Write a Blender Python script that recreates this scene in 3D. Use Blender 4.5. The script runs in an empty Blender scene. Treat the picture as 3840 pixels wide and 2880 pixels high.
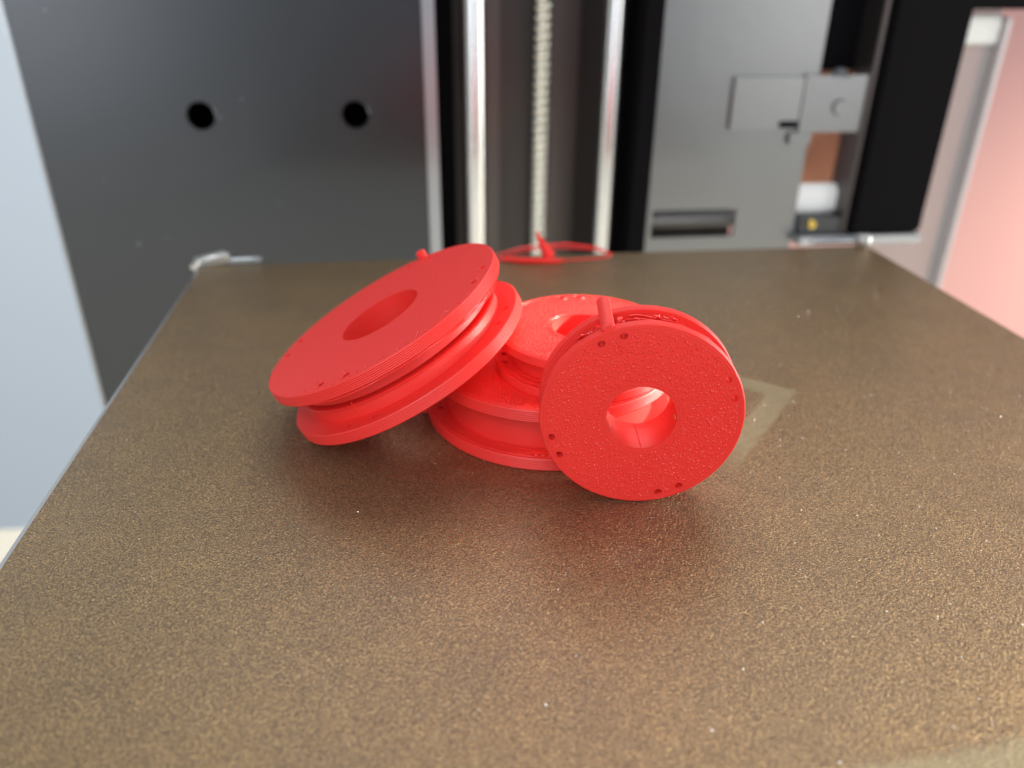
import bpy, bmesh, math, random
from mathutils import Vector, Matrix

# ------------------------------------------------------------------ scene
# All lengths below are given in millimetres; one Blender unit is a centimetre.
S = 0.1
R = math.radians
random.seed(7)
sc = bpy.context.scene
C = sc.collection
sc.unit_settings.scale_length = 0.01


def mm(*p):
    return Vector((p[0] * S, p[1] * S, p[2] * S))


# ------------------------------------------------------------------ camera
cam_d = bpy.data.cameras.new('camera')
cam = bpy.data.objects.new('camera', cam_d)
C.objects.link(cam)
cr = Vector((0.99202083, -0.12574064, 0.00916298))
cu = Vector((0.04954389, 0.45564016, 0.88878424))
cf = Vector((0.11593133, 0.88123852, -0.45823421))
m = Matrix((cr, cu, -cf)).transposed().to_4x4()
m.translation = mm(-36.663, 0, 67.374)
cam.matrix_world = m
cam_d.sensor_width = 36
cam_d.lens = 28.0823
cam_d.clip_start = 0.1
cam_d.clip_end = 2000
cam_d.dof.use_dof = True
cam_d.dof.focus_distance = 10.7
cam_d.dof.aperture_fstop = 0.16
sc.camera = cam

# ------------------------------------------------------------------ world
w = bpy.data.worlds.new('World')
sc.world = w
w.use_nodes = True
bg = w.node_tree.nodes['Background']
bg.inputs[0].default_value = (0.86, 0.93, 1.0, 1)
bg.inputs[1].default_value = 0.36


# ------------------------------------------------------------------ lamps
def area(name, loc, target, sx, sy, power, col, spread=180):
    d = bpy.data.lights.new(name, 'AREA')
    d.shape = 'RECTANGLE'
    d.size = sx
    d.size_y = sy
    d.energy = power
    d.color = col
    d.spread = R(spread)
    o = bpy.data.objects.new(name, d)
    C.objects.link(o)
    o.location = loc
    o.rotation_euler = (Vector(target) - Vector(loc)).to_track_quat('-Z', 'Y').to_euler()
    return o


# low warm daylight through the window on the right
d = bpy.data.lights.new('window_sunbeam', 'SPOT')
d.energy = 6200000
d.color = (1.0, 0.90, 0.74)
d.shadow_soft_size = 0.8
d.spot_size = R(1.0)
d.spot_blend = 0.25
ob = bpy.data.objects.new('window_sunbeam', d)
C.objects.link(ob)
ob.location = (146, 16, 45)
ob.rotation_euler = (Vector((-0.2, 12.0, 1.3)) - ob.location).to_track_quat('-Z', 'Y').to_euler()
# the window itself, soft
area('window_right', (120, 18, 24), (0, 18, 4), 70, 90, 150000, (1.0, 0.97, 0.92))
# spot added to brighten the pink wall, separate from the sunbeam
d = bpy.data.lights.new('wall_fill_spot', 'SPOT')
d.energy = 3600000
d.color = (1.0, 0.93, 0.80)
d.shadow_soft_size = 12
d.spot_size = R(72)
d.spot_blend = 1.0
ob = bpy.data.objects.new('wall_fill_spot', d)
C.objects.link(ob)
ob.location = (300, 60, 60)
ob.rotation_euler = (Vector((195, 170, -105)) - ob.location).to_track_quat('-Z', 'Y').to_euler()
# bright room ceiling over the printer
area('ceiling_light', (22, 122, 150), (-2, 10, 0), 170, 90, 132000, (1.0, 0.985, 0.96))
# second soft window above and behind the photographer
area('window_front', (-40, -110, 110), (-2, 12, 0), 90, 60, 80000, (0.95, 0.98, 1.0))
area('fill_low_right', (84, -110, 26), (0, 14, 2), 44, 80, 28000, (1.0, 0.97, 0.94))  # added lamp low behind the camera, brightens the grey plate by reflection
area('fill_low_left', (-72, -110, 26), (0, 14, 2), 40, 80, 30000, (0.94, 0.98, 1.0))  # its added partner on the left, for the back panel

# ------------------------------------------------------------------ exposure
sc.view_settings.view_transform = 'Standard'
sc.view_settings.look = 'None'
sc.view_settings.exposure = 0.35
sc.view_settings.gamma = 1.0
sc.cycles.use_denoising = True
sc.cycles.max_bounces = 10
sc.cycles.sample_clamp_indirect = 12


# ------------------------------------------------------------------ materials
class Mat:
    def __init__(self, name):
        self.m = bpy.data.materials.new(name)
        self.m.use_nodes = True
        self.t = self.m.node_tree
        self.b = self.t.nodes['Principled BSDF']

    def set(self, **k):
        for n, v in k.items():
            n = n.replace('_', ' ')
            i = self.b.inputs[n]
            if isinstance(v, tuple) and len(v) == 3 and i.type == 'RGBA':
                v = (*v, 1)
            i.default_value = v
        return self

    def node(self, kind, **k):
        n = self.t.nodes.new(kind)
        for a, v in k.items():
            setattr(n, a, v)
        return n

    def link(self, a, b):
        self.t.links.new(a, b)

    def coords(self, scale=(1, 1, 1), rot=(0, 0, 0)):
        tc = self.node('ShaderNodeTexCoord')
        mp = self.node('ShaderNodeMapping')
        mp.inputs['Scale'].default_value = scale
        mp.inputs['Rotation'].default_value = rot
        self.link(tc.outputs['Object'], mp.inputs['Vector'])
        return mp.outputs['Vector']

    def noise(self, vec, scale, detail=2.0, rough=0.5, dist=0.0):
        n = self.node('ShaderNodeTexNoise')
        n.inputs['Scale'].default_value = scale
        n.inputs['Detail'].default_value = detail
        n.inputs['Roughness'].default_value = rough
        n.inputs['Distortion'].default_value = dist
        self.link(vec, n.inputs['Vector'])
        return n.outputs['Fac']

    def voronoi(self, vec, scale, feature='SMOOTH_F1'):
        n = self.node('ShaderNodeTexVoronoi', feature=feature)
        n.inputs['Scale'].default_value = scale
        self.link(vec, n.inputs['Vector'])
        return n.outputs['Distance']

    def wave(self, vec, scale, dist=0.0, dscale=1.0, direction='X'):
        n = self.node('ShaderNodeTexWave', wave_type='BANDS', bands_direction=direction)
        n.inputs['Scale'].default_value = scale
        n.inputs['Distortion'].default_value = dist
        n.inputs['Detail Scale'].default_value = dscale
        self.link(vec, n.inputs['Vector'])
        return n.outputs['Fac']

    def ramp(self, fac, stops):
        n = self.node('ShaderNodeValToRGB')
        el = n.color_ramp.elements
        while len(el) < len(stops):
            el.new(0.5)
        for e, (p, c) in zip(el, stops):
            e.position = p
            e.color = (*c, 1) if len(c) == 3 else c
        self.link(fac, n.inputs['Fac'])
        return n.outputs['Color']

    def math(self, op, a, b):
        n = self.node('ShaderNodeMath', operation=op)
        for i, v in enumerate((a, b)):
            if isinstance(v, (int, float)):
                n.inputs[i].default_value = v
            else:
                self.link(v, n.inputs[i])
        return n.outputs[0]

    def bump(self, h, strength, dist, prev=None):
        n = self.node('ShaderNodeBump')
        n.inputs['Strength'].default_value = strength
        n.inputs['Distance'].default_value = dist
        self.link(h, n.inputs['Height'])
        if prev:
            self.link(prev, n.inputs['Normal'])
        self.link(n.outputs[0], self.b.inputs['Normal'])
        return n.outputs[0]


RED = (0.86, 0.038, 0.031)


def red(name, rough=0.42, sss=0.05):
    a = Mat(name)
    a.set(Base_Color=RED, Roughness=rough, IOR=1.46)
    a.set(Subsurface_Weight=sss, Subsurface_Scale=0.035)
    a.b.inputs['Subsurface Radius'].default_value = (1.0, 0.16, 0.08)
    return a


# sides: printed layers, a little uneven
r_side = red('red_printed_wall')
v = r_side.coords((3, 3, 40))
r_side.bump(r_side.noise(v, 1.0, 2.0), 0.10, 0.01)
# face printed against the textured sheet: stippled
r_stip = red('red_stippled_face', 0.17)
v = r_stip.coords()
b = r_stip.bump(r_stip.noise(v, 36, 2.0), 0.5, 0.008)
lines = r_stip.wave(r_stip.coords((1, 1, 1), (0, 0, 2.6)), 8.0, 0.8, 1.0)
r_stip.bump(lines, 0.14, 0.006, b)
# face printed on top: fine straight fill lines
r_line = red('red_lined_face', 0.42)
b = r_line.bump(r_line.wave(r_line.coords((1, 1, 1), (0, 0, 0.55)), 8.0, 0.3, 1.0), 0.35, 0.008)
r_line.bump(r_line.noise(r_line.coords((14, 1.2, 1), (0, 0, 0.55)), 2.2, 3.0), 0.4, 0.01, b)
r_loose = red('red_loose_plastic', 0.2)


def grey(name, col, rough, metal=0.0, bump=0.0, bscale=6.0):
    a = Mat(name)
    a.set(Base_Color=col, Roughness=rough, Metallic=metal)
    if bump:
        a.bump(a.noise(a.coords(), bscale, 3.0), bump, 0.02)
    return a


m_panel = Mat('black_painted_steel')
m_panel.set(Base_Color=(0.079, 0.082, 0.089), Roughness=0.30, Metallic=0.95)
m_panel.bump(m_panel.noise(m_panel.coords(), 18, 3.0), 0.05, 0.02)
m_black = grey('matt_black_metal', (0.004, 0.0035, 0.0045), 0.7)
m_black.set(Specular_IOR_Level=0.05)
m_void = grey('dark_inner_metal', (0.105, 0.092, 0.090), 0.35, 0.8)
m_plate = Mat('glossy_grey_metal')
m_plate.set(Base_Color=(0.225, 0.23, 0.235), Roughness=0.30, Metallic=0.85)
m_plate.bump(m_plate.noise(m_plate.coords(), 1.2, 2.0), 0.05, 0.1)
m_steel = grey('polished_steel', (0.78, 0.78, 0.78), 0.22, 1.0)
m_screw = grey('plain_steel_thread', (0.62, 0.60, 0.52), 0.25, 1.0)
m_edge = grey('bare_metal_edge', (0.42, 0.44, 0.47), 0.35, 0.9)
m_frame = grey('smoked_clear_panel', (0.62, 0.58, 0.57), 0.3, 0.0)
m_frame.set(Transmission_Weight=0.65)
m_clip = grey('bright_metal_clip', (0.55, 0.55, 0.53), 0.35, 0.8)
m_brass = grey('brass', (0.7, 0.5, 0.12), 0.3, 1.0)
m_wall = grey('pale_blue_wall_paint', (0.80, 0.87, 0.93), 0.9)
m_pink = grey('pink_wall_paint', (0.74, 0.40, 0.365), 0.9)
m_table = grey('cream_tabletop', (0.82, 0.76, 0.62), 0.6)
m_alu = grey('heated_plate_aluminium', (0.5, 0.5, 0.5), 0.4, 1.0)

# textured golden coating of the print sheet; an old square glue mark and a
# smear at the front are worn into the coating
m_bed = Mat('golden_textured_coating')
m_bed.set(Metallic=0.72, Coat_Weight=0.25, Coat_Roughness=0.32)
tc = m_bed.node('ShaderNodeTexCoord')
v = tc.outputs['Object']
sep = m_bed.node('ShaderNodeSeparateXYZ')
m_bed.link(v, sep.inputs[0])
X, Y = sep.outputs[0], sep.outputs[1]
M = m_bed.math


def smooth(val, lo, hi):
    n = m_bed.node('ShaderNodeMapRange', interpolation_type='SMOOTHSTEP')
    n.inputs['From Min'].default_value = lo
    n.inputs['From Max'].default_value = hi
    m_bed.link(val, n.inputs['Value'])
    return n.outputs[0]


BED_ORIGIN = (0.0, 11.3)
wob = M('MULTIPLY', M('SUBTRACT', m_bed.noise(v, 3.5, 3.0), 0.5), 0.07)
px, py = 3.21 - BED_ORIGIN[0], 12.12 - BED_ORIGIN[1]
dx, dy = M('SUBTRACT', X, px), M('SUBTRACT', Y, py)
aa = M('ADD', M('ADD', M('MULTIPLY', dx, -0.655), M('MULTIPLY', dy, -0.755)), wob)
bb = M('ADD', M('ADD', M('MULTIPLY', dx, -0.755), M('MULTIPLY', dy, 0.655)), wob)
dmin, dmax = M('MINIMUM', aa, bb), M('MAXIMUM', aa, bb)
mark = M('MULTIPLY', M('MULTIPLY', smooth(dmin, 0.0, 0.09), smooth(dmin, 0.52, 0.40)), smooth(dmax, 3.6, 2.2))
wob2 = M('MULTIPLY', M('SUBTRACT', m_bed.noise(v, 1.6, 4.0), 0.5), 0.55)
yy = M('ADD', M('SUBTRACT', Y, 4.66 - BED_ORIGIN[1]), wob2)
smear = M('MULTIPLY', M('MULTIPLY', smooth(yy, 0.12, -0.10), smooth(X, -0.3, 0.4)), smooth(X, 4.6, 3.4))
patchy = smooth(m_bed.noise(v, 7, 4.0, 0.7), 0.28, 0.62)
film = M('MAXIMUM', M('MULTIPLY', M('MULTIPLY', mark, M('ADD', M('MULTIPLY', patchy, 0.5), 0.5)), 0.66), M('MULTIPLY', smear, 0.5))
grain = m_bed.ramp(m_bed.noise(v, 38, 2.0, 0.55, 0.6), [(0.36, (0.165, 0.108, 0.065)), (0.5, (0.280, 0.187, 0.100)), (0.64, (0.46, 0.31, 0.140))])
blot = m_bed.ramp(m_bed.noise(v, 0.9, 4.0, 0.6), [(0.3, (0.90, 0.90, 0.92)), (0.7, (1.08, 1.06, 1.0))])
mx0 = m_bed.node('ShaderNodeMix', data_type='RGBA', blend_type='MULTIPLY')
mx0.inputs[0].default_value = 1.0
m_bed.link(grain, mx0.inputs[6])
m_bed.link(blot, mx0.inputs[7])
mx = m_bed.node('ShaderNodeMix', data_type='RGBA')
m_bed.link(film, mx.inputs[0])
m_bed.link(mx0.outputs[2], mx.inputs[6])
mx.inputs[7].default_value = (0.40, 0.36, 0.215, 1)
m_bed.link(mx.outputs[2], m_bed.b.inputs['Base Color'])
rg = m_bed.node('ShaderNodeMapRange')
rg.inputs["To Min"].default_value = 0.27
rg.inputs['To Max'].default_value = 0.42
m_bed.link(film, rg.inputs['Value'])
m_bed.link(rg.outputs[0], m_bed.b.inputs['Roughness'])
n1 = m_bed.noise(v, 38, 2.0, 0.55, 0.6)
m_bed.bump(n1, 1.0, 0.026)
bn = [q for q in m_bed.t.nodes if q.type == 'BUMP'][0]
bs = m_bed.node('ShaderNodeMapRange')
bs.inputs['To Min'].default_value = 1.0
bs.inputs['To Max'].default_value = 0.45
m_bed.link(film, bs.inputs['Value'])
m_bed.link(bs.outputs[0], bn.inputs['Strength'])


# ------------------------------------------------------------------ builders
def mesh_obj(name, bm, mats, parent=None, smooth=True, angle=35):
    bmesh.ops.recalc_face_normals(bm, faces=bm.faces)
    me = bpy.data.meshes.new(name)
    bm.to_mesh(me)
    bm.free()
    if not isinstance(mats, (list, tuple)):
        mats = [mats]
    for x in mats:
        me.materials.append(x.m)
    if smooth:
        me.polygons.foreach_set('use_smooth', [True] * len(me.polygons))
        me.set_sharp_from_angle(angle=R(angle))
    o = bpy.data.objects.new(name, me)
    C.objects.link(o)
    if parent:
        o.parent = parent
    return o


def thing(name, label, cat, loc=(0, 0, 0), group=None):
    o = bpy.data.objects.new(name, None)
    C.objects.link(o)
    o.empty_display_size = 0.3
    o.location = mm(*loc)
    o['label'] = label
    o['category'] = cat
    if group:
        o['group'] = group
    return o


def tag(o, label, cat, group=None):
    o['label'] = label
    o['category'] = cat
    if group:
        o['group'] = group
    return o


def box(bm, x0, x1, y0, y1, z0, z1, bev=0.0):
    n = bmesh.new()
    bmesh.ops.create_cube(n, size=1)
    for q in n.verts:
        q.co = mm((x0 + x1) / 2 + q.co.x * (x1 - x0), (y0 + y1) / 2 + q.co.y * (y1 - y0), (z0 + z1) / 2 + q.co.z * (z1 - z0))
    if bev:
        bmesh.ops.bevel(n, geom=n.edges[:], offset=bev * S, segments=2, affect='EDGES')
    join(bm, n)


def join(bm, n):
    me = bpy.data.meshes.new('tmp')
    n.to_mesh(me)
    n.free()
    bm.from_mesh(me)
    bpy.data.meshes.remove(me)


def ring(bm, r, z, n, cx=0.0, cy=0.0):
    return [bm.verts.new(mm(cx + r * math.cos(2 * math.pi * i / n), cy + r * math.sin(2 * math.pi * i / n), z)) for i in range(n)]


def bridge(bm, a, b, mi=0):
    n = len(a)
    for i in range(n):
        f = bm.faces.new((a[i], a[(i + 1) % n], b[(i + 1) % n], b[i]))
        f.material_index = mi


def edges_of(bm, loop):
    n = len(loop)
    out = []
    for i in range(n):
        e = bm.edges.get((loop[i], loop[(i + 1) % n])) or bm.edges.new((loop[i], loop[(i + 1) % n]))
        out.append(e)
    return out


def layered(z0, z1, r, groove, pitch=0.3):
    """profile of a printed wall: one rounded bead per layer"""
    n = max(1, round((z1 - z0) / pitch))
    h = (z1 - z0) / n
    p = []
    for i in range(n):
        a = z0 + i * h
        p += [(r - groove, a), (r - groove * 0.15, a + 0.22 * h), (r, a + 0.5 * h), (r - groove * 0.15, a + 0.78 * h)]
    p.append((r - groove, z1))
    return p


def flange(name, Ro, rb, z0, z1, hole_angles, hole_r, parent, top_mat, bot_mat, rough=0.45):
    """a printed disc with its bore and its small thread holes cut through"""
    bm = bmesh.new()
    n = 144
    c = 0.16
    rings_top, rings_bot = [], []
    prof = [(Ro - c, z0)] + layered(z0 + c * 0.6, z1 - c * 0.6, Ro, 0.10) + [(Ro - c, z1)]
    loops = [ring(bm, r, z, n) for r, z in prof]
    for a, b_ in zip(loops, loops[1:]):
        bridge(bm, a, b_, 0)
    ib, it = ring(bm, rb, z0, 72), ring(bm, rb, z1, 72)
    bridge(bm, ib, it, 0)
    bot, top = [loops[0], ib], [loops[-1], it]
    for a in hole_angles:
        x, y = hole_r * math.cos(R(a)), hole_r * math.sin(R(a))
        h0, h1 = ring(bm, 0.52, z0, 14, x, y), ring(bm, 0.52, z1, 14, x, y)
        bridge(bm, h0, h1, 0)
        bot.append(h0)
        top.append(h1)
    for loopset, mi in ((top, 1), (bot, 2)):
        es = []
        for l in loopset:
            es += edges_of(bm, l)
        g = bmesh.ops.triangle_fill(bm, edges=es, use_beauty=True, use_dissolve=False)
        for f in g['geom']:
            if isinstance(f, bmesh.types.BMFace):
                f.material_index = mi
    if top_mat is r_stip:
        pimples(bm, Ro, rb, z1, hole_angles, hole_r, rough)
    # perimeter beads of the first layers: rim, bore and round each hole
    if top_mat is r_stip:
        for r_, q in ((Ro - 0.55, 0.10), (Ro - 0.95, 0.08), (rb + 0.45, 0.10), (rb + 0.85, 0.08)):
            circ(bm, 0, 0, z1 - q * 0.35, r_, q, 96)
        for a in hole_angles:
            x, y = hole_r * math.cos(R(a)), hole_r * math.sin(R(a))
            circ(bm, x, y, z1 - 0.03, 0.72, 0.11, 20)
            circ(bm, x, y, z1 - 0.04, 1.05, 0.10, 24)
    o = mesh_obj(name, bm, [r_side, top_mat, bot_mat], parent, angle=50)
    for p in o.data.polygons:       # the discs themselves stay flat
        if abs(p.normal.z) > 0.9995:
            p.use_smooth = False
    return o


def pimples(bm, Ro, rb, z, hole_angles, hole_r, rough):
    """the raised specks a textured sheet leaves on a printed face"""
    rn = random.Random(int(Ro * 10))
    hp = [(hole_r * math.cos(R(a)), hole_r * math.sin(R(a))) for a in hole_angles]
    st = 0.57
    n = int(Ro / st) + 1
    for i in range(-n, n + 1):
        for j in range(-n, n + 1):
            x = (i + 0.5 * (j % 2)) * st + rn.uniform(-.26, .26)
            y = j * st * 0.9 + rn.uniform(-.26, .26)
            d_ = math.hypot(x, y)
            if d_ > Ro - 0.9 or d_ < rb + 0.75 or rn.random() < 0.12:
                continue
            if any(math.hypot(x - a, y - b_) < 1.05 for a, b_ in hp):
                continue
            a = 1.0 + rn.gauss(0, 0.35)
            p, q = rn.uniform(.15, .30), rn.uniform(.12, .19)
            h = rn.uniform(0.08, 0.19) * rough
            ca, sa = math.cos(a), math.sin(a)
            prev = None
            for f_, hh in ((1.0, -0.01), (0.72, 0.62), (0.3, 0.95)):
                l = []
                for k in range(7):
                    t_ = 2 * math.pi * k / 7
                    u, w_ = p * f_ * math.cos(t_), q * f_ * math.sin(t_)
                    l.append(bm.verts.new(mm(x + u * ca - w_ * sa, y + u * sa + w_ * ca, z + h * hh)))
                if prev:
                    bridge(bm, prev, l, 1)
                prev = l
            bm.faces.new(prev).material_index = 1


def circ(bm, x, y, z, r, q, n):
    """a closed bead of radius q"""
    loops = []
    for k in range(6):
        t_ = 2 * math.pi * k / 6
        loops.append(ring(bm, r + q * math.cos(t_), z + q * math.sin(t_), n, x, y))
    for k in range(6):
        bridge(bm, loops[k], loops[(k + 1) % 6], 0)


def hub(name, prof_out, rb, parent):
    bm = bmesh.new()
    n = 128
    loops = [ring(bm, r, z, n) for r, z in prof_out]
    for a, b_ in zip(loops, loops[1:]):
        bridge(bm, a, b_, 0)
    z0, z1 = prof_out[0][1], prof_out[-1][1]
    inner = [ring(bm, r, z, n) for r, z in layered(z0, z1, rb, -0.02)]
    for a, b_ in zip(inner, inner[1:]):
        bridge(bm, a, b_, 0)
    bridge(bm, loops[0], inner[0], 0)
    bridge(bm, loops[-1], inner[-1], 0)
    return mesh_obj(name, bm, r_side, parent, angle=28)


def sweep(bm, pts, rad, seg=8, cap=True, mi=0):
    """a tube along points in mm; rad may be a number or a list"""
    P = [Vector(p) for p in pts]
    n = len(P)
    rs = rad if isinstance(rad, (list, tuple)) else [rad] * n
    loops = []
    up = None
    for i in range(n):
        t = (P[min(i + 1, n - 1)] - P[max(i - 1, 0)]).normalized()
        if up is None:
            up = t.orthogonal().normalized()
        up = (up - t * up.dot(t))
        up = up.normalized() if up.length > 1e-6 else t.orthogonal().normalized()
        sd = t.cross(up)
        loops.append([bm.verts.new((P[i] + rs[i] * (math.cos(2 * math.pi * k / seg) * up + math.sin(2 * math.pi * k / seg) * sd)) * S) for k in range(seg)])
    for a, b_ in zip(loops, loops[1:]):
        bridge(bm, a, b_, mi)
    if cap:
        bm.faces.new(list(reversed(loops[0]))).material_index = mi
        bm.faces.new(loops[-1]).material_index = mi


def arc(r, a0, a1, z, n=40, rw=0.0, zf=None, seed=0):
    rn = random.Random(seed)
    ph = rn.random() * 6
    out = []
    for i in range(n + 1):
        u = i / n
        a = R(a0 + (a1 - a0) * u)
        rr = r + rw * math.sin(9 * u + ph) + rw * 0.5 * math.sin(23 * u + ph)
        zz = (zf(u) if zf else z)
        out.append((rr * math.cos(a), rr * math.sin(a), zz))
    return out


def place(o, front, axis, H):
    """stand the spool so that its upper face centre is at `front` with normal `axis`"""
    ax = Vector(axis).normalized()
    e1 = Vector((1, 0, 0))
    e1 = (e1 - ax * e1.dot(ax)).normalized()
    e2 = ax.cross(e1)
    mt = Matrix((e1, e2, ax)).transposed().to_4x4()
    mt.translation = (Vector(front) - ax * H) * S
    o.matrix_world = mt


def peg(name, r, ang, z0, z1, rad, parent):
    """the thin printed peg that grows out of one disc's rim, layer by layer"""
    bm = bmesh.new()
    prof = [(rad - 0.25, z0)] + layered(z0 + 0.1, z1 - 0.2, rad, 0.05, 0.22) + [(rad * 0.8, z1 - 0.05), (rad * 0.5, z1)]
    x, y = r * math.cos(R(ang)), r * math.sin(R(ang))
    loops = []
    for q, z in prof:
        l = []
        for i in range(20):
            t = 2 * math.pi * i / 20
            # flattened: wider along the rim than across it
            u, v_ = 0.8 * q * math.cos(t), 1.0 * q * math.sin(t)
            ca, sa = math.cos(R(ang)), math.sin(R(ang))
            l.append(bm.verts.new(mm(x + u * ca - v_ * sa, y + u * sa + v_ * ca, z)))
        loops.append(l)
    for a, b_ in zip(loops, loops[1:]):
        bridge(bm, a, b_)
    bm.faces.new(loops[0])
    bm.faces.new(loops[-1])
    return mesh_obj(name, bm, r_side, parent, angle=60)


def fuzz(bm, x, y, z, n, size, seed):
    rn = random.Random(seed)
    for _ in range(n):
        p = Vector((x + rn.uniform(-1, 1) * size, y + rn.uniform(-1, 1) * size, z))
        dv = Vector((rn.uniform(-1, 1), rn.uniform(-1, 1), rn.uniform(0.1, 0.7)))
        pts = [p]
        for _k in range(5):
            dv += Vector((rn.uniform(-.8, .8), rn.uniform(-.8, .8), rn.uniform(-.4, .3)))
            p = p + dv.normalized() * 0.22
            p.z = max(p.z, z + 0.02)
            pts.append(p.copy())
        sweep(bm, pts, 0.035, 5)


# ------------------------------------------------------------------ setting
bm = bmesh.new()
box(bm, -1600, 1400, -900, 445, -275, -250)
o = mesh_obj('table', bm, m_table, smooth=False)
o['kind'] = 'structure'

bm = bmesh.new()
box(bm, -4000, 398, 1800, 1830, -1500, 2400)
o = mesh_obj('wall', bm, m_wall, smooth=False)
o['kind'] = 'structure'

bm = bmesh.new()
box(bm, 400, 4200, 1700, 1830, -1500, 2400)
o = mesh_obj('pink_wall', bm, m_pink, smooth=False)
o['kind'] = 'structure'

# ------------------------------------------------------------------ printer
pr = thing('printer', 'black 3D printer frame with steel rods standing behind the bronze print bed', 'printer', (0, 262, -92))


def part(name, bm, mats, parent=pr, smooth=True, angle=35):
    """world-placed part of a thing: keep it where it was modelled"""
    o_ = mesh_obj(name, bm, mats, None, smooth, angle)
    o_.parent = parent
    root = parent
    off = Vector(root.location)
    while root.parent:
        root = root.parent
        off += Vector(root.location)
    if parent.type == 'EMPTY':
        o_.data.transform(Matrix.Translation(-off))
    else:
        o_.data.transform(Matrix.Translation(-off))
    return o_


def plate_holes(x0, x1, z0, z1, y0, y1, holes):
    """upright plate with real round holes"""
    bm_ = bmesh.new()
    lo = []
    hi = []
    for y, dst in ((y0, lo), (y1, hi)):
        dst.append([bm_.verts.new(mm(x, y, z)) for x, z in ((x0, z0), (x1, z0), (x1, z1), (x0, z1))])
        for hx, hz, hr in holes:
            dst.append([bm_.verts.new(mm(hx + hr * math.cos(2 * math.pi * i / 40), y, hz + hr * math.sin(2 * math.pi * i / 40))) for i in range(40)])
    for a, b_ in zip(lo, hi):
        bridge(bm_, a, b_)
    for st in (lo, hi):
        es = []
        for l in st:
            es += edges_of(bm_, l)
        bmesh.ops.triangle_fill(bm_, edges=es, use_beauty=True)
    return bm_


bm = plate_holes(-146, -30.5, -90, 150, 262, 264, [(-98, 27.8, 4.1), (-51.9, 27.7, 4.1)])
part('back_panel', bm, m_panel, smooth=False)
for hx, hz in ((-98, 27.8), (-51.9, 27.7)):
    bm = bmesh.new()
    sweep(bm, [(hx + 4.25 * math.cos(2 * math.pi * i / 40), 261.95, hz + 4.25 * math.sin(2 * math.pi * i / 40)) for i in range(41)], 0.2, 6)
    part('hole_rim', bm, m_panel)
rn = random.Random(11)
bm = bmesh.new()
for i in range(7):
    x, z, q = rn.uniform(-140, -35), rn.uniform(-12, 58), rn.uniform(0.08, 0.2)
    sweep(bm, [(x, 261.9, z), (x + rn.uniform(-.5, .5), 261.8, z + rn.uniform(-.9, .3))], q, 6)
o = part('dust', bm, grey('pale_dust', (0.5, 0.55, 0.6), 0.7))
o['kind'] = 'stuff'
bm = bmesh.new()
box(bm, -147.2, -146.05, 261.4, 275, -90, 150, 0.3)
part('panel_edge', bm, m_edge)
bm = bmesh.new()
box(bm, -30.4, -26.6, 261, 264.5, -90, 150, 0.5)
part('trim_strip', bm, m_edge)
bm = bmesh.new()
box(bm, -144, -32, 275, 277, -90, 150)
part('inner_panel', bm, m_black, smooth=False)
# recess that holds the vertical drive
bm = bmesh.new()
box(bm, -32, 50, 318, 321, -90, 150)
box(bm, -29, -26.6, 265, 318, -90, 150)
part('drive_recess', bm, m_void, smooth=False)
bm = bmesh.new()
box(bm, 38.5, 44, 262, 317.8, -90, 150)
part('recess_side', bm, m_black, smooth=False)
bm = bmesh.new()
box(bm, -26.4, -19, 300, 317.8, -90, 150)
part('recess_side', bm, m_black, smooth=False)
bm = bmesh.new()
box(bm, -14, -2, 306, 318, -90, 150, 1)
box(bm, 12, 27, 306, 318, -90, 150, 1)
part('recess_rail', bm, grey('brown_black_metal', (0.15, 0.125, 0.12), 0.35, 0.8))
for x in (-14.2, 31.2):
    bm = bmesh.new()
    sweep(bm, [(x, 272, -88), (x, 272, 50), (x, 272, 150)], 3.7, 40)
    part('guide_rod', bm, m_steel)


def threaded(p0, p1, r, depth, pitch, n_around=20, per=5):
    bm_ = bmesh.new()
    a, b_ = Vector(p0), Vector(p1)
    L = (b_ - a).length
    t = (b_ - a) / L
    up = t.orthogonal().normalized()
    sd = t.cross(up)
    nz = int(L / pitch * per)
    prev = None
    for i in range(nz + 1):
        z = L * i / nz
        l = []
        for k in range(n_around):
            th = 2 * math.pi * k / n_around
            ph = (z / pitch - k / n_around) % 1.0
            q = r - depth * (abs(2 * ph - 1) ** 1.5)
            l.append(bm_.verts.new((a + t * z + q * (math.cos(th) * up + math.sin(th) * sd)) * S))
        if prev:
            bridge(bm_, prev, l)
        prev = l
    return bm_


part('lead_screw', threaded((7.6, 272, -60), (7.6, 272, 130), 3.5, 1.3, 2.8), m_screw, angle=80)

# right side: grey plate with a slot, gap, bracket and black column
X0, X1, XS = 44.5, 98.5, 76.6
bm = bmesh.new()
box(bm, X0, X1, 264, 266, -5.4, 150)
box(bm, XS, X1, 264, 266, -60, -5.402)
box(bm, X0, XS, 264, 266, -60, -15.2)
box(bm, X0, 46.4, 264, 266, -15.198, -5.402)
part('drive_cover', bm, m_plate, smooth=False)
bm = bmesh.new()
box(bm, 44, 80, 276, 278, -22, 0)
part('slot_backing', bm, m_void, smooth=False)
part('slot_screw', threaded((45, 271, -10.6), (79, 271, -10.6), 3.0, 0.5, 1.5), grey('dark_thread', (0.16, 0.16, 0.16), 0.35, 0.8), angle=80)
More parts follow.
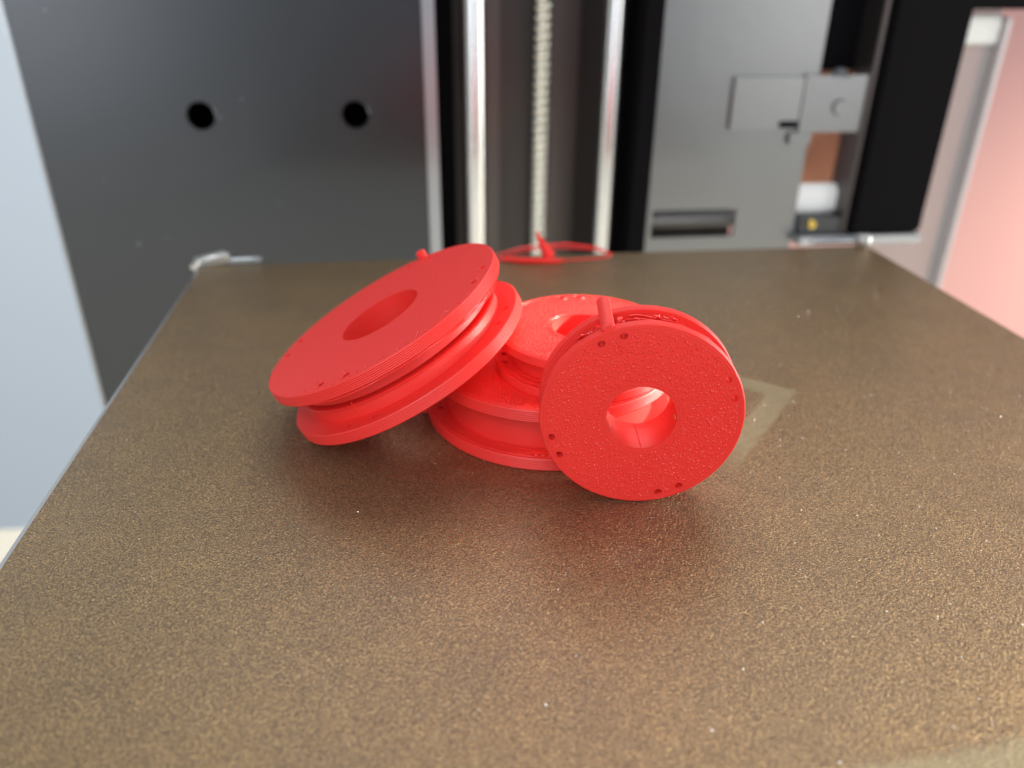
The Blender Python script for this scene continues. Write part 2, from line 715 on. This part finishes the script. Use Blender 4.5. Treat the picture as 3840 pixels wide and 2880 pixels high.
# bracket across the gap
bm = plate_holes(93.5, 117.5, 20.5, 38.5, 262.2, 263.4, [(106.5, 28.5, 0.4)])
n = bmesh.new()
sweep(n, [(105, 262.8, 38.2), (105.2, 262.8, 40.6)], [3.4, 1.6], 16)
join(bm, n)
box(bm, 91, 98.5, 262.2, 263.4, 16.5, 20.4)
part('bracket', bm, m_plate, smooth=False)
bm = bmesh.new()
box(bm, 69.5, 93.3, 262.4, 263.6, 21.5, 38, 0.25)
part('sensor_plate', bm, grey('pale_grey_metal', (0.25, 0.255, 0.258), 0.30, 0.85))
bm = bmesh.new()
box(bm, 86.5, 93.2, 262.0, 262.3, 22.0, 24.2, 0.1)
part('sensor_slot', bm, m_black)
bm = bmesh.new()
box(bm, 96, 120, 274, 276, 38.8, 150)
part('gap_backing', bm, m_black, smooth=False)
bm = bmesh.new()
sweep(bm, [(106.5, 262.1, 28.5), (106.5, 261.2, 28.5)], [2.6, 2.2], 24)
part('bracket_screw', bm, m_plate)
bm = bmesh.new()
box(bm, 96, 139, 296, 298, -12, 38.7)
part('gap_wall_stand_in', bm, grey('shaded_pink_wall', (0.78, 0.34, 0.21), 0.5), smooth=False)  # added plate, coloured as the shaded pink wall seen through the gap
# foot of the gap: brass screw, and a white block standing in for highlights
bm = bmesh.new()
box(bm, 97.5, 119, 268, 274, -9, 1, 1.5)
part('highlight_block', bm, grey('white_highlight', (0.85, 0.86, 0.86), 0.4))
bm = bmesh.new()
box(bm, 98.8, 145, 258, 270, -17.8, -14.6, 0.4)
part('column_foot', bm, m_edge)
bm = bmesh.new()
box(bm, 99.5, 118, 262, 268.5, -14.4, -8.6, 0.5)
part('foot_block', bm, m_panel)
bm = bmesh.new()
sweep(bm, [(104, 261.9, -11), (104, 260.6, -11)], [1.6, 1.3], 20)
part('brass_screw', bm, m_brass)
bm = bmesh.new()
box(bm, 117.2, 144.4, 258.5, 276, -14.4, 150, 1.2)
part('black_column', bm, m_black)
bm = bmesh.new()
box(bm, 115.2, 117.1, 261, 274, -14.3, 150, 0.4)
part('column_sheen_strip', bm, m_void)  # lighter strip put in for the grey sheen on the column's left
bm = bmesh.new()
box(bm, 140, 173.5, 286, 289, -90, 57.5)
part('side_panel', bm, m_frame, smooth=False)
bm = bmesh.new()
box(bm, 173.6, 176.2, 282, 292, -90, 55, 0.6)
part('side_panel_edge', bm, grey('pale_panel_edge', (0.55, 0.50, 0.50), 0.4, 0.3))
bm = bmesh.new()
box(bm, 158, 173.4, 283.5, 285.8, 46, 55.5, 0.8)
part('panel_highlight', bm, grey('white_panel_highlight', (0.72, 0.72, 0.70), 0.25))  # white piece added in place of the bright highlight on the panel
bm = bmesh.new()
box(bm, 144.5, 330, 278, 300, 57.6, 90, 1)
part('top_beam', bm, m_black)

# ------------------------------------------------------------------ print bed
bed = thing('print_bed', 'bronze textured 3D printer bed that carries the red spools', 'print bed', (0, 113, -4))
bm = bmesh.new()
n_ = bmesh.new()
box(n_, -90, 90, 23, 203.2, -0.5, 0)
vert_edges = [e for e in n_.edges if abs(e.verts[0].co.z - e.verts[1].co.z) > 1e-5]
bmesh.ops.bevel(n_, geom=vert_edges, offset=2.0 * S, segments=6, affect='EDGES')
join(bm, n_)
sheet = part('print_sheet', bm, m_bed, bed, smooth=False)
bm = bmesh.new()
box(bm, -91.2, 90.6, 23, 203.6, -3.6, -0.52, 0.3)
part('heated_plate', bm, m_alu, bed)


rn = random.Random(5)
bm = bmesh.new()
for i in range(1100):
    x = 88 - abs(rn.gauss(0, 60))
    y = rn.uniform(30, 190)
    if x < -88:
        continue
    q = rn.choice((0.05, 0.06, 0.07, 0.08, 0.11))
    a = rn.uniform(0, 6.3)
    l = [bm.verts.new(mm(x + q * f * math.cos(a + t_ * 1.2566), y + q * f * math.sin(a + t_ * 1.2566), 0.01)) for t_, f in enumerate((1, 1.6, 0.9, 1.4, 1.1))]
    tp = bm.verts.new(mm(x + rn.uniform(-.04, .04), y + rn.uniform(-.04, .04), q * rn.uniform(0.8, 1.5)))
    for k in range(5):
        bm.faces.new((l[k], l[(k + 1) % 5], tp))
m_glint = grey('glossy_glint', (0.75, 0.73, 0.68), 0.12, 0.6)  # pale bumps added to imitate glints on the sheet, denser to the right
o = part('sheet_glints', bm, m_glint, bed, smooth=False)
o['kind'] = 'stuff'

# ------------------------------------------------------------------ clips
cl = thing('bed_clip', 'bright metal clip on the back bed corner below the panel with two holes', 'clip', (-88, 204, 0), 'clips at the back corners of the bed')
bm = bmesh.new()
sweep(bm, [(-91.6, 201.5, 0.2), (-91.2, 204.0, 0.9), (-88, 205, 1.3), (-84.6, 205.4, 1.7), (-83.4, 205.4, 1.7)], [0.9, 1.3, 1.4, 1.6, 0.9], 16)
part('clip_body', bm, m_clip, cl)
bm = bmesh.new()
sweep(bm, [(-84, 206.0, 0.5), (-79, 206.2, 0.5), (-76.5, 206.2, 0.5), (-75.6, 206.2, 0.5)], [0.8, 0.8, 0.8, 0.4], 12)
part('clip_handle', bm, m_edge, cl)
cl = thing('bed_clip', 'bright metal clip at the back corner of the bed below the black column', 'clip', (88, 203, 0), 'clips at the back corners of the bed')
bm = bmesh.new()
sweep(bm, [(86.5, 203.2, 1.4), (87.2, 203.0, 1.6), (89.6, 202.6, 1.6), (90.4, 202.3, 1.4)], [1.0, 1.9, 2.0, 1.2], 16)
part('clip_body', bm, m_clip, cl)
bm = bmesh.new()
sweep(bm, [(74, 204.2, 1.0), (75, 204.2, 1.2), (84, 204.2, 1.3), (86.5, 204, 1.3)], [0.5, 1.0, 1.2, 1.2], 12)
part('clip_handle', bm, m_edge, cl)

# ------------------------------------------------------------------ red scrap
scrap = bmesh.new()
pts = []
for i in range(49):
    a = 2 * math.pi * i / 48
    pts.append((1.6 + 14.0 * math.cos(a), 199.3 + 2.6 * math.sin(a), 0.7 + 1.6 * max(0, math.sin(a))))
sweep(scrap, pts, 0.2, 8)
sweep(scrap, arc_pts := [(-14, 199, 0.9), (-8, 197.2, 0.8), (0, 196.6, 0.6), (3, 197.0, 0.5)], [0.6, 0.8, 0.7, 0.3], 10)
sweep(scrap, [(-15.5, 200, 1.4), (-8, 201.6, 2.8), (4, 202.0, 3.4), (12, 201.4, 2.4), (16.5, 200.0, 0.7)], [0.2, 0.3, 0.35, 0.25, 0.15], 8)
sweep(scrap, [(-1.0, 199, 0.8), (-2.2, 199.6, 3.2), (-3.8, 200, 6.0), (-4.2, 200.2, 7.6)], [1.8, 1.2, 0.6, 0.15], 8)
o = mesh_obj('plastic_scrap', scrap, r_loose, None)
tag(o, 'thin curled scrap of red plastic lying at the back edge of the bed', 'plastic scrap')

# ------------------------------------------------------------------ spools
GRP = 'red 3D printed spools in a heap'
PAIR = (-7, 7)


def holes_at(centres):
    return [c_ + k for c_ in centres for k in PAIR]


# --- large spool lying flat on the bed
sp = thing('spool', 'large red spool lying flat on the bed beneath the smaller spool', 'spool', group=GRP)
H, t, Ro, rb = 10.32, 2.05, 20.8, 6.6
ha = holes_at((0, 90, 180, 270))
flange('lower_flange', Ro, rb, 0, t, ha, 18.9, sp, r_line, r_stip)
flange('upper_flange', Ro, rb, H - t, H, ha, 18.9, sp, r_stip, r_line)
hub('hub', layered(t, H - t, 17.7, 0.02), rb, sp)
peg('peg', Ro + 0.25, 180, 0.15, H + 2.9, 0.95, sp)
bm = bmesh.new()
sweep(bm, arc(20.25, -160, -128, 0, 40, 0.05, lambda u: t + 0.10 + 0.1 * math.sin(math.pi * u)), 0.13, 7)
sweep(bm, arc(20.1, -128, -60, 0, 60, 0.06, lambda u: t + 0.08), 0.12, 7)
sweep(bm, arc(19.3, -112, -70, 0, 40, 0.05, lambda u: t + 0.22 * math.sin(math.pi * u)), 0.12, 7)
sweep(bm, arc(18.3, -125, -60, 0, 40, 0.03, lambda u: t + 0.1), 0.12, 7)
mesh_obj('loose_strand', bm, r_loose, sp)
for i in range(13):
    a = -106 + i * 3.1
    bm = bmesh.new()
    sweep(bm, arc(19.75, a, a + 2.3, 0, 6, 0, lambda u: t + 0.12), [0.06, 0.17, 0.2, 0.22, 0.2, 0.17, 0.06], 8)
    mesh_obj('bead', bm, r_loose, sp)
place(sp, (-14.44, 120.7, 10.34), (0, 0, 1), H)

# --- small spools
h_, ts, Rs, rs = 6.6, 1.5, 13.87, 4.78


def small_spool(label, front, axis, centres, peg_ang, peg_from_top, top_mat, bot_mat):
    s = thing('spool', label, 'spool', group=GRP)
    hh = holes_at(centres)
    flange('lower_flange', Rs, rs, 0, ts, hh, 12.55, s, r_line, bot_mat)
    flange('upper_flange', Rs, rs, h_ - ts, h_, hh, 12.55, s, top_mat, r_line, 1.0 if peg_from_top else 0.4)
    hub('hub', layered(ts, h_ - ts, 11.2, 0.02), rs, s)
    if peg_from_top:
        peg('peg', Rs + 0.25, peg_ang, -3.0, h_ - 0.15, 0.95, s)
    else:
        peg('peg', Rs + 0.25, peg_ang, 0.15, h_ + 2.3, 0.95, s)
    place(s, front, axis, h_)
    return s


dsp = small_spool('small red spool lying face up on top of the large flat spool', (-10.26, 115.6, 17.06), (-0.010, -0.009, 1.0), (87.7, 177.7, 267.7, 357.7), -2.3, False, r_stip, r_stip)
bm = bmesh.new()
sweep(bm, arc(12.9, -170, -60, 0, 60, 0.08, lambda u: ts + 0.12 + 0.1 * math.sin(20 * u)), 0.13, 7)
sweep(bm, arc(12.0, -160, -90, 0, 40, 0.15, lambda u: ts + 0.15 + 0.2 * math.sin(math.pi * u)), 0.12, 7)
for a, r_, q in ((-128, 12.6, 1), (-120, 12.9, 2), (-112, 12.4, 3), (-105, 12.7, 4)):
    fuzz(bm, r_ * math.cos(R(a)), r_ * math.sin(R(a)), ts, 2, 0.3, q)
mesh_obj('loose_strand', bm, r_loose, dsp)

csp = small_spool('small red spool standing upright on its rim at the front of the heap', (-6.97, 90.93, 13.90), (-0.1582, -0.9869, -0.0150), (112.3, 22.8, -67.4, -157.3), 112.5, True, r_stip, r_stip)
# drooping bridge strands between its discs
for k in range(7):
    rn = random.Random(40 + k)
    bm = bmesh.new()
    a0, a1 = [(20, 100), (35, 108), (15, 80), (118, 205), (122, 195), (130, 215), (140, 220)][k]
    zc = ts + 0.5 + 0.42 * (k % 4)
    rr = 13.0 - 0.28 * (k % 3)
    sweep(bm, arc(rr, a0, a1, 0, 48, 0.16, lambda u, zc=zc: zc + 0.5 * math.sin(math.pi * u), seed=k), 0.12, 7)
    mesh_obj('loose_strand', bm, r_loose, csp)
# ribs where the bridging lines ended, along the top of the gap
for k in range(46):
    a = 44 + k * 2.55
    if 106 < a < 118:
        continue
    rn = random.Random(k)
    bm = bmesh.new()
    z = h_ - ts
    q = rn.uniform(-.15, .15)
    sweep(bm, [((11.2 + q2) * math.cos(R(a + s_)), (11.2 + q2) * math.sin(R(a + s_)), z - dz) for q2, s_, dz in ((0.1, 0, 1.4 + q), (0.9, 0.3, 0.8 + q), (1.7 + q, 0.5, 0.3), (2.2 + q, 0.6, 0.06))], 0.13, 6)
    mesh_obj('rib', bm, r_loose, csp)
# curls of stringy plastic either side of the peg
for k, (a, r_, z, rad) in enumerate(((100, 13.1, 3.4, 0.75), (96, 13.4, 3.9, 0.6), (84, 13.5, 3.2, 0.7), (80, 13.7, 3.6, 0.55), (76, 13.6, 3.2, 0.6), (124, 13.3, 3.7, 0.75), (129, 13.4, 3.3, 0.7), (120, 13.1, 3.6, 0.5), (103, 12.9, 3.0, 0.6))):
    rn = random.Random(90 + k)
    bm = bmesh.new()
    c_ = Vector((r_ * math.cos(R(a)), r_ * math.sin(R(a)), z))
    e1 = Vector((-math.sin(R(a)), math.cos(R(a)), 0))
    e2 = Vector((math.cos(R(a)), math.sin(R(a)), 0)) * 0.6 + Vector((0, 0, 1)) * rn.uniform(.3, .9)
    pts = []
    for i in range(26):
        u = i / 25 * rn.choice((5.2, 6.6, 8.0))
        q = rad * (0.6 + 0.4 * math.sin(u * 1.3 + k))
        pts.append(c_ + e1 * q * math.cos(u) + e2 * q * math.sin(u) + Vector((0, 0, 0.25)) * math.sin(u * 0.7))
    sweep(bm, pts, 0.15, 7)
    mesh_obj('curl', bm, r_loose, csp)
# seam inside the bore and a stuck flake of bed coating
bm = bmesh.new()
a = -88
sweep(bm, [((rs - 0.01) * math.cos(R(a)), (rs - 0.01) * math.sin(R(a)), 0.3), ((rs - 0.01) * math.cos(R(a + 2)), (rs - 0.01) * math.sin(R(a + 2)), h_ - 0.4)], 0.09, 6)
mesh_obj('seam', bm, r_side, csp)
bm = bmesh.new()
n_ = bmesh.new()
box(n_, -0.05, 0.05, -0.16, 0.16, -0.42, 0.42, 0.03)
for q in n_.verts:
    q.co = Matrix.Rotation(R(-3), 4, 'Z') @ (q.co + mm(rs - 0.08, 0, h_ - 1.1))
join(bm, n_)
mesh_obj('stuck_flake', bm, grey('amber_flake', (0.75, 0.45, 0.18), 0.4), csp)

# --- large spool leaning on the others
asp = thing('spool', 'large red spool tilted with its right side propped on the small spool', 'spool', group=GRP)
HA, tA, RA, rbA = 9.6, 2.0, 20.9, 7.0
ha = holes_at((66, -23, -112, 155.6))
flange('lower_flange', RA, rbA, 0, tA, ha, 19.1, asp, r_line, r_stip)
flange('upper_flange', RA, rbA, HA - tA, HA, ha, 19.1, asp, r_line, r_line)
zl = tA + 2.05
hub('hub', layered(tA, zl, 17.7, 0.02) + [(18.0, zl + 0.02), (18.08, zl + 0.2), (17.9, zl + 0.34), (16.3, zl + 0.36), (16.3, zl + 0.78), (17.2, zl + 0.8)] + layered(zl + 0.82, HA - tA, 17.25, 0.02), rbA, asp)
peg('peg', RA + 0.2, 66, 0.15, HA + 1.2, 0.95, asp)
bm = bmesh.new()
a = -116
sweep(bm, [(17.68 * math.cos(R(a + k * 0.3)), 17.68 * math.sin(R(a + k * 0.3)), tA + 0.1 + 2.7 * k / 4) for k in range(5)], 0.12, 6)
mesh_obj('seam', bm, r_side, asp)
# bridge strands that sagged under the upper disc
for k, (a0, a1, sag, rr) in enumerate(((-75, -20, 0.3, 20.55), (-95, -45, 0.2, 20.55), (-52, -12, 0.62, 20.4), (-125, -85, 0.2, 20.55), (-45, -5, 0.35, 20.4))):
    bm = bmesh.new()
    sweep(bm, arc(rr, a0, a1, 0, 48, 0.04, lambda u, s_=sag: HA - tA - 0.08 - s_ * math.sin(math.pi * u), seed=k), 0.14, 7)
    mesh_obj('loose_strand', bm, r_loose, asp)
bm = bmesh.new()
for a, q in ((-119, 1), (-104.8, 2), (-29.3, 3), (-16.6, 4)):
    fuzz(bm, 19.3 * math.cos(R(a)), 19.3 * math.sin(R(a)), HA, 4, 0.5, q)
for k in range(22):
    a = -125 + k * 4.5
    fuzz(bm, 20.3 * math.cos(R(a)), 20.3 * math.sin(R(a)), HA, 1, 0.4, 60 + k)
o = mesh_obj('plastic_fuzz', bm, r_loose, asp)
o['kind'] = 'stuff'
place(asp, (-42.32, 121.0, 18.25), (-0.4747, 0.0459, 0.8789), HA)
